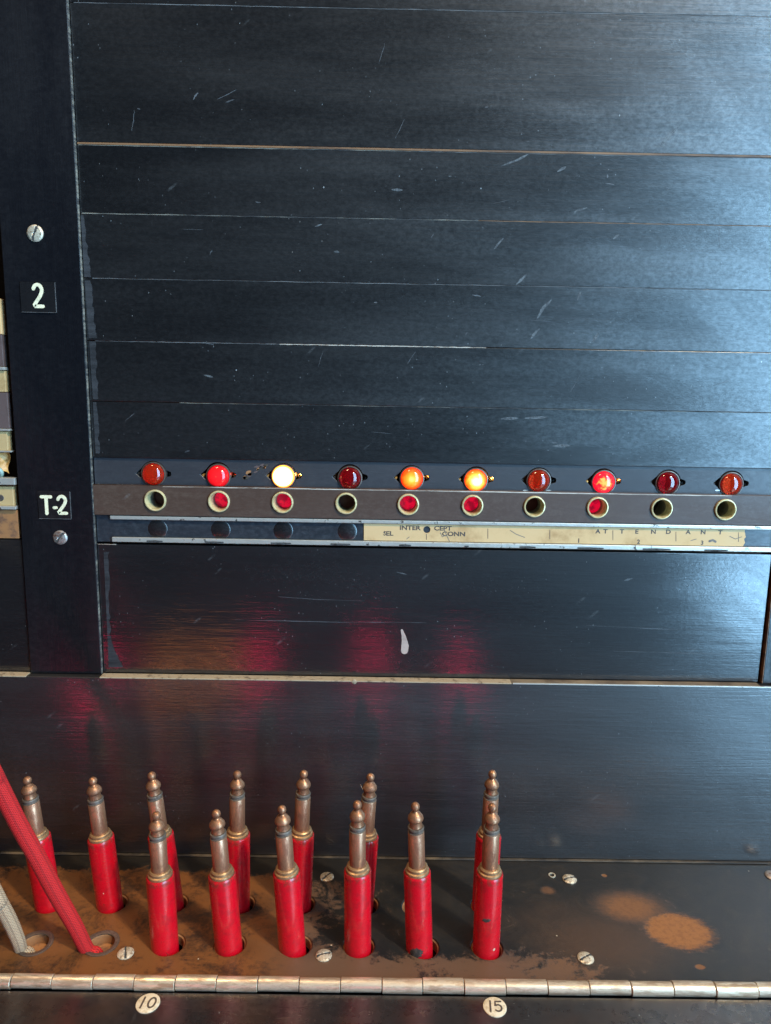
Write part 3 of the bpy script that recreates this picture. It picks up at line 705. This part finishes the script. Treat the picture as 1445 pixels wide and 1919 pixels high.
def glow(name, e):
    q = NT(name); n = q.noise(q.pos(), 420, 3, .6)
    q.p(Base_Color=(.25, .004, .02), Roughness=.35, Emission_Color=q.mix(q.ramp(n, .42, .62), (.75, .002, .035), (.28, .001, .02)), Emission_Strength=e)  # emission stands in for lamp light leaking into the bore
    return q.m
M['bore_shade'] = plain('shaded_brown_bore', (.15, .125, .09), .45, 0, nscale=500)  # dark colour put in for the shade deep inside the jack
M['glow'] = glow('leaked_glow_core', .9); M['dim'] = plain('dull_red_core', (.09, .012, .014), .4); M['core'] = plain('dark_core', (.03, .024, .018), .5)
for i, x in enumerate(jx):
    c = Vector((x, YJ, zj))
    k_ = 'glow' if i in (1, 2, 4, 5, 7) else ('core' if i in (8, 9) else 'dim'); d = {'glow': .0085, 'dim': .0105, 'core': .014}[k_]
    js = build('jack_sleeve', lathe([(.0047, -.002), (.0048, .0004), (.0046, .0009), (.0042, .0010), (.0039, .0006), (.0038, -.002), (.0037, -.0046), (.0042, -.0048), (.0047, -.004)], c, '-Y', 44, closed=True), 'brass_ring', jstrip, smooth=True)
    build('bore', lathe([(.00372, -.0045), (.0035, -d-.001), (.0040, -d-.001), (.0041, -.0045)], c, '-Y', 36, closed=True), 'bore_shade', js, smooth=True)
    build('jack_core', lathe([(0, -d+.001), (.00355, -d+.001), (.00355, -d-.001), (0, -d-.001)], c, '-Y', 30), k_, js, smooth=False)
    if k_ == 'glow': js['label'] = 'jack ring with red lamp glow put into its bore'

# ------------------------------------------------------------------ designation strip
YD = YP-.0006
zr1, zr2 = z_at(974, YD), z_at(981, YD); zr3, zr4 = z_at(1014, YD), z_at(1023, YD)
xdl = onY(206, 970, YD).x
des = build('label_holder', box(X0+.0004, X1, YD+.0010, YD+.004, zr4-.0002, zr1+.0001, .0001), 'plastic', origin=(XM, YD, zr4),
            label='long label holder with two white worn rails under the jacks', category='label holder')
build('rail', box(xdl, X1, YD-.0004, YD+.0008, zr2, zr1, .00035), 'rail', des, label='upper rail')
rl = build('rail', box(xdl+.0004, X1, YD-.0004, YD+.0008, zr4, zr3, .00035), 'rail', des, label='lower rail with rubbed black spots')
for (a, b) in ((276, 304), (385, 418), (508, 544), (620, 655), (750, 770), (872, 878), (975, 1003), (1083, 1130), (1205, 1255), (1320, 1362)):
    k = (a-700)*.0215
    pa = onY(a, 1021+k*1., YD); pb = onY(b, 1021+k, YD)
    build('rubbed_spot', ribbon([(pa.x, zr4+.0006), ((pa.x+pb.x)/2, zr4+.0006+r.uniform(-.0001, .0001)), (pb.x, zr4+.0006)], [.0007, .0009, .0006], YD-.00046, .0002, 'wall'), 'rubbed', rl)
pL, pR = onY(681, 998, YD).x, onY(1397, 1010, YD).x
pts = rect(pL, pR, zr3+.0002, zr2-.0002)
e = [(pR+r.uniform(-.0006, .0005), zr3+.0002+(zr2-zr3-.0004)*k/9) for k in range(10)]
paper = build('paper_label', plate([[(pL, zr3+.0002)]+e+[(pL, zr2-.0002)], [(onY(801, 993, YD).x+.0016*math.cos(a), onY(801, 993, YD).z+.0016*math.sin(a)) for a in [k*.3927 for k in range(16)]]], .0003, .00002, 'wall', YD+.0006), 'paper',
              origin=(pL, YD+.0007, zr3), label='yellowed paper label reading INTERCEPT and ATTENDANT in the holder', category='label')
PY = YD+.0006
def tx(t, px, py, h=8.8, sx=1.): p_ = onY(px, py, PY); return (t, p_.x, p_.z, h*.000234, sx)
chars = [tx('INTER', 770, 989, sx=1.22), tx('CEPT', 831, 990, sx=1.25), tx('SEL', 728, 999.5, sx=1.22), tx('CONN', 851, 1000.5, sx=1.25)]
chars += [tx(ch, x, 995.5+(x-1121)*.008, 8.4, 1.15) for ch, x in (('A', 1121), ('T', 1135), ('T', 1166), ('E', 1194), ('N', 1225), ('D', 1253), ('A', 1290), ('N', 1318), ('T', 1350))]
chars += [tx('1', 1085, 1013, 8.5), tx('2', 1197, 1015, 8.5), tx('3', 1316, 1017, 8.5)]
build('lettering', text(chars, PY-.00005, .00004), 'ink', paper)
bm = bmesh.new()
for (x, a, b) in ((800, 1001, 1011), (915, 991, 1009), (1031, 993, 1010), (1149, 994, 1012), (1267, 997, 1014), (1384, 998, 1015)):
    p0, p1 = onY(x, a, PY), onY(x, b, PY); ribbon([(p0.x, p0.z), (p1.x, p1.z)], .00026, PY-.00004, .00003, 'wall', bm)
build('tick_marks', bm, 'ink', paper)
bm = bmesh.new()
for k, pth in enumerate(([(957, 994), (968, 1001), (984, 1007)], [(833, 991), (838, 1003), (843, 1014)], [(826, 998), (830, 1006), (838, 1002)], [(1330, 1014), (1336, 1012), (1341, 1015)], [(1368, 1005), (1378, 1010), (1390, 1006)], [(763, 1010), (768, 1006)], [(1295, 1013), (1305, 1010)])):
    ws = .00028 if k != 3 else .0010
    ribbon([(onY(x, y, PY).x, onY(x, y, PY).z) for x, y in pth], ws, PY-.00006-.000004*k, .00004, 'wall', bm)
build('pencil_scribble', bm, 'inkgrey', paper)
for px in (295, 413, 530, 650):
    c = onY(px, 991+(px-295)*.014, YD+.001)
    build('plugged_hole', lathe([(.0043, 0), (.0041, .00012), (.0030, .0001), (.0026, -.0004+.0006), (0, .00028)], c, '-Y', 32), 'tape', des, smooth=True)

# ------------------------------------------------------------------ lower panel
ztl, zbl = z_at(1027.5), ZL+.0005
lower = build('blank_strip', box(X0+.0004, X1, YP, YP+.005, zbl, ztl, .0002), 'lower', origin=(XM, YP, zbl),
              label='glossy black panel below the label holder, with a beige drip on it', category='panel strip')
wear(lower, ztl-.0001, X0+.0006, onY(205, 1010).x+.001, 'edge_pale', .0003)
margin(lower, jag((194, 201), (203, 206), 1034, 1190, 18)); margin(lower, jag((201, 203.5), (206, 229), 1191, 1250, 8))
scuff(lower, [(440, 1161), (520, 1163), (640, 1166), (760, 1166), (800, 1167)], .0003, 'scratch', name='scratch')
scuff(lower, [(520, 1118), (590, 1123), (680, 1126)], .00022, 'scratch', name='scratch')
scuff(lower, [(1100, 1172), (1250, 1179), (1420, 1181)], .00022, 'scratch', name='scratch')
scuff(lower, [(1150, 1220), (1290, 1224), (1425, 1226)], .00022, 'scratch', name='scratch')
scuff(lower, [(745, 1072), (762, 1076)], .0005); scuff(lower, [(1170, 1088), (1185, 1084)], .0008)
D_ = [(754, 1181), (757, 1190), (759, 1200), (760, 1210), (759, 1219)]
build('paint_drip', ribbon([(onY(x, y, YP).x, onY(x, y, YP).z) for x, y in D_], [.0010, .0017, .0025, .0034, .0032], YP-.0002, .0002, 'wall'), 'drip', lower)

# ------------------------------------------------------------------ neighbouring position at the far left
def nb(y0, y1, xr, mat, name, lab, cat, Y=YP, th=.004):
    x1 = onY(xr, (y0+y1)/2, Y).x; za, zb_ = onY(20, y1, Y).z, onY(20, y0, Y).z
    return build(name, box(x1-.05, x1, Y, Y+th, za, zb_, .0002), mat, origin=(x1-.025, Y, za), label=lab, category=cat)
nb(560, 627, 1, 'paper', 'neighbour_strip', 'topmost sliver of cream strip at the left border', 'panel strip')
nb(628, 687, 5, 'purple', 'neighbour_strip', 'purple-brown strip sliver above the upper cream block at the left border', 'panel strip')
nb(688, 694, 8, 'rail', 'neighbour_rail', 'grey rail sliver directly above the upper cream block at the left border', 'rail', YP-.001)
nb(695, 735, 10, 'cream', 'neighbour_strip', 'upper cream block at the left border', 'panel strip')
nb(736, 803, 15.5, 'purple', 'neighbour_strip', 'purple-brown strip between the two upper cream blocks at the left border', 'panel strip')
nb(804, 808, 18, 'rail', 'neighbour_rail', 'thin grey rail under the purple-brown strip at the left border', 'rail', YP-.001)
nb(809, 845, 14, 'cream', 'neighbour_strip', 'second cream block at the left border, above the open cavity', 'panel strip')
nb(845, 848, 21, 'rail', 'neighbour_rail', 'bent rail lip over the open cavity at the left border', 'rail', YP-.0006)
nb(896, 909, 27, 'rail', 'neighbour_rail', 'wide grey rail under the open cavity at the left border', 'rail', YP-.0016)
lo = nb(912, 948, 25, 'cream', 'neighbour_strip', 'lowest cream block at the left border, with a black dot', 'panel strip')
c = onY(1, 933, YP); build('black_dot', lathe([(.0015, 0), (.0013, .0002), (0, .0002)], c, '-Y', 20), 'ink', lo)
nb(949, 955, 29, 'rail', 'neighbour_rail', 'worn rail between the dotted cream block and the rusty brown strip', 'rail', YP-.0016)
nb(956, 1009, 34, 'copper', 'neighbour_strip', 'rusty brown strip under the dotted cream block at the left border', 'panel strip')
nbp = build('neighbour_strip', box(XS-.06, XS-.0008, YP, YP+.004, ZL+.0005, onY(20, 1011, YP).z, .0002), 'lower', origin=(XS-.03, YP, ZL),
            label='black lower panel left of the upright, under the rusty brown strip', category='panel strip')
# loose scrap and wire in the cavity
c = onY(6, 866, YP+.002)
bm = bmesh.new(); bmesh.ops.create_grid(bm, x_segments=6, y_segments=8, size=.5)
for v_ in bm.verts: v_.co = c+Vector((v_.co.x*.0050+.0012*math.sin(v_.co.y*5), .0010*math.sin(v_.co.x*6+v_.co.y*4), v_.co.y*.0095+.0009*math.sin(v_.co.x*7)))
ex = bmesh.ops.extrude_face_region(bm, geom=bm.faces[:]); bmesh.ops.translate(bm, vec=(0, .0002, 0), verts=[g for g in ex['geom'] if isinstance(g, bmesh.types.BMVert)])
bmesh.ops.recalc_face_normals(bm, faces=bm.faces[:])
build('paper_scrap', bm, 'amber_tape', origin=c, smooth=True, label='crumpled amber paper scrap in the open cavity at the left border', category='scrap')
c = onY(0, 878, YP+.001)
build('wire_end', tube([c+Vector((-.006, .003, .004)), c+Vector((-.002, .0, .001)), c+Vector((.0004, 0, -.0015)), c+Vector((-.001, .002, -.004))], [.0009, .0010, .0010, .0008], 14), 'green', origin=c, smooth=True,
      label='pale green wire end in the open cavity at the left border', category='wire')

# ------------------------------------------------------------------ plugs
LEN = .063
P_TIP = [(0, .0630)]+[(.00170*math.cos(a), .0612+.0018*math.sin(a)) for a in [k*math.pi/12 for k in (5, 4, 3, 2, 1, 0, -1, -2, -3)]]+[(.00100, .05950), (.00120, .0591), (.0019, .0587), (.0024, .0579), (.0029, .0572), (.00305, .0563), (.0029, .0558), (.0024, .0553), (.0023, .0542), (.0025, .0531), (0, .0531)]
P_RING = [(0, .0531), (.0030, .0530), (.00315, .0527), (.00315, .0522), (.0028, .0520), (.0028, .0512), (.00315, .0510), (0, .0508)]
P_SLV = [(0, .0509), (.0030, .0509), (.00318, .0506), (.00318, .0365), (.0031, .0362), (0, .0362)]
P_COL = [(.0030, .0365), (.0037, .0364), (.0041, .0360), (.0041, .0350), (.0046, .0347), (.00475, .0342), (.0046, .0333), (0, .0333)]
P_SH = [(0, .0330), (.0044, .0330), (.0047, .0337), (.0050, .0338), (.0053, .0333), (SH_R, .0325), (SH_R, -.0110), (0, -.0110)]
def tmesh(name, prof, mat, seg=44):
    me = bpy.data.meshes.new(name); bm = lathe(prof, (0, 0, 0), 'Z', seg); bm.to_mesh(me); bm.free()
    me.shade_smooth(); me.set_sharp_from_angle(angle=math.radians(35)); me.materials.append(M[mat]); return me
MS = [('shell', tmesh('shell', P_SH, 'red')), ('collar', tmesh('collar', P_COL, 'collar')), ('sleeve', tmesh('sleeve', P_SLV, 'sleeve')),
      ('insulating_ring', tmesh('insulating_ring', P_RING, 'insul')), ('tip', tmesh('tip', P_TIP, 'tip'))]
labs = ['rear plug at the far left, partly behind the red cord', 'rear plug standing alone, just right of the red cord',
        'rear plug leaning behind the first front plug, left of the pair', 'rear plug behind and right of the second front plug',
        'rear plug behind and right of the third front plug', 'rear plug half hidden behind the fourth front one, bent flake on its tip',
        'rear plug farthest right, hidden behind the chipped front plug',
        'front plug at the left end of the front row, above disc 10', 'front plug second from left in the front row',
        'front plug third from left in the front row', 'front plug fourth from left, screw standing left of its foot',
        'front plug with a dark bare patch at its foot', 'front plug with a dark chip on its shell, above disc 15']
plug_objs = []
for i, ((tp, _), b) in enumerate(zip(plugs_back+plugs_front, bases)):
    t = onY(tp[0], tp[1], b.y); v_ = t-b; k = v_.length/LEN
    print('plug', i, round(v_.length*1000, 1), round(b.y*1000, 1))
    R = root('switchboard_plug', 'red '+labs[i] if False else labs[i].replace('plug', 'red plug', 1), 'plug', b, 'red plugs standing in the shelf, rear row' if i < 7 else 'red plugs standing in the shelf, front row')
    quat = Vector((0, 0, 1)).rotation_difference(v_.normalized())
    R.rotation_mode = 'QUATERNION'; R.rotation_quaternion = quat @ Vector((0, 0, 1)).rotation_difference(Vector((0, 0, 1)))
    R.scale = (1, 1, k)
    for nme, me in MS:
        o = bpy.data.objects.new(nme, me); S.collection.objects.link(o); o.parent = R
    plug_objs.append(R)
def chip(parent, ang, h, wa, hh, mat, seed, n=26, name='chip'):
    """a patch lying on the shell's round side: centre angle (0 = towards the room), height, half sizes"""
    bm = bmesh.new(); rr = random.Random(seed); R = SH_R+.00006
    def pt(a, z, R=R): t = math.radians(-90)+a; return Vector((R*math.cos(t), R*math.sin(t), z))
    rings = [[bm.verts.new(pt(ang, h))]]
    wob = [rr.uniform(.8, 1.1) for _ in range(n)]
    for f in (.33, .66, 1.):
        rings.append([bm.verts.new(pt(ang+wa*f*wob[k]*math.cos(2*math.pi*k/n), h+hh*f*wob[k]*math.sin(2*math.pi*k/n)+.25*hh*f*math.cos(2*math.pi*k/n), R if f < 1 else SH_R-.0001)) for k in range(n)])
    for k in range(n): bm.faces.new((rings[0][0], rings[1][k], rings[1][(k+1) % n]))
    for a, b in zip(rings[1:], rings[2:]):
        for k in range(n): bm.faces.new((a[k], b[k], b[(k+1) % n], a[(k+1) % n]))
    bmesh.ops.recalc_face_normals(bm, faces=bm.faces[:])
    me = bpy.data.meshes.new(name); bm.to_mesh(me); bm.free(); me.shade_smooth(); me.materials.append(M[mat])
    o = bpy.data.objects.new(name, me); S.collection.objects.link(o); o.parent = parent
chip(plug_objs[12], -.25, .0165, .42, .0010, 'chip', 5); chip(plug_objs[12], .45, .0035, .11, .0007, 'chip_light', 6)
chip(plug_objs[11], -.30, .0016, .75, .0030, 'chip', 8); chip(plug_objs[8-8+1], .1, .0095, .05, .0003, 'chip_light', 9)
# bent flake on the tip of the sixth rear plug
me = bpy.data.meshes.new('flake'); bm = bmesh.new(); vs = [bm.verts.new(p_) for p_ in ((-.0028, -.0012, .0560), (-.0036, -.0010, .0572), (-.0040, -.0012, .0584), (-.0033, -.0016, .0570))]
bm.faces.new(vs); ex = bmesh.ops.extrude_face_region(bm, geom=bm.faces[:]); bmesh.ops.translate(bm, vec=(0, .0002, 0), verts=[g for g in ex['geom'] if isinstance(g, bmesh.types.BMVert)])
bmesh.ops.recalc_face_normals(bm, faces=bm.faces[:])
bm.to_mesh(me); bm.free(); me.materials.append(M['chip_light']); o = bpy.data.objects.new('flake', me); S.collection.objects.link(o); o.parent = plug_objs[5]

# ------------------------------------------------------------------ cords
def cord(pix, hole, mat, lab, name, w):
    pts = [Vector((hole.x, hole.y-.001, -.013)), Vector((hole.x-.001, hole.y-.0025, -.003))]; rads = [w*.75, w*.8]
    n = len(pix)
    for i, (x, y) in enumerate(pix):
        pts.append(onY(x, y, hole.y-.0025-.0016*i)); rads.append(w*(.86+.14*min(1, i/2)))
    last = pts[-1]
    pts += [last+Vector((-.04, .010, .085)), Vector((last.x-.075, .02, last.z+.15))]; rads += [w, w]
    return build(name, tube(pts, rads), mat, origin=(hole.x, hole.y, 0), smooth=True, label=lab, category='cord')
cord([(164, 1780), (139, 1732), (103, 1669), (68, 1603), (33, 1540), (-2, 1470), (-40, 1392)], cordhole[1], 'red_cord', 'red braided cord rising from its hole and crossing in front of the leftmost plug', 'braided_cord', .0031)
cord([(41, 1780), (33, 1758), (17, 1722), (0, 1690), (-25, 1640)], cordhole[0], 'beige_cord', 'beige braided cord rising from a hole at the left border', 'braided_cord', .0027)
for h_ in cordhole:
    o = build('cord_bushing', lathe([(.0050, .0001), (.0064, .0004), (.0068, .0003), (.0068, 0), (.0052, -.0003)], (h_.x, h_.y, 0), seg=36, closed=True), 'bezel', shelf, smooth=True)
    build('cord_stop', lathe([(0, -.0042), (.0050, -.0042), (.0050, -.0060), (0, -.0060)], (h_.x, h_.y, 0), seg=30), 'copper', shelf)

# ------------------------------------------------------------------ unseen guessed lamps added on the flap for smears the black boards mirror
def emis(name, col, e):
    q = NT(name); n = q.noise(q.obj(), 300, 3)
    q.p(Base_Color=col, Roughness=.3, Emission_Color=q.mix(n, col, tuple(c*.6 for c in col)), Emission_Strength=e); return q.m
M['smear_red'] = emis('glowing_red_cap', (1, .004, .10), 14.); M['smear_amber'] = emis('glowing_amber_cap', (1, .34, .08), 1.7)
def add_smear_lamp(x, y, R_, mat, lab):
    K = root('added_smear_lamp', lab, 'lamp', (x, y, -.0012), 'added lamps on the flap, for mirrored smears')
    build('lamp_cap', lathe([(R_, 0), (R_, .016), (R_*.95, .021), (R_*.7, .0255), (R_*.35, .0275), (0, .028)], (x, y, -.0012), seg=36), mat, K, smooth=True)
    build('collar', lathe([(R_*1.01, 0), (R_*1.01, .004), (R_*1.1, .0045), (R_*1.25, .003), (R_*1.3, 0)], (x, y, -.0012), seg=36), 'bezel', K, smooth=True)
for (x, y, R_, mat, lab) in ((-.200, -.170, .0048, 'smear_red', 'added red lamp farthest left on the flap'), (-.156, -.190, .015, 'smear_amber', 'added wide amber lamp beside the farthest left red one'), (-.119, -.190, .014, 'smear_amber', 'added wide amber lamp left of the middle red lamp'),
                      (-.091, -.205, .0044, 'smear_red', 'added red lamp right of the two amber lamps'), (-.006, -.208, .0044, 'smear_red', 'added red lamp at the centre of the flap'), (.062, -.190, .0034, 'smear_red', 'small added red lamp at the right of the flap')):
    add_smear_lamp(x, y, R_, mat, lab)
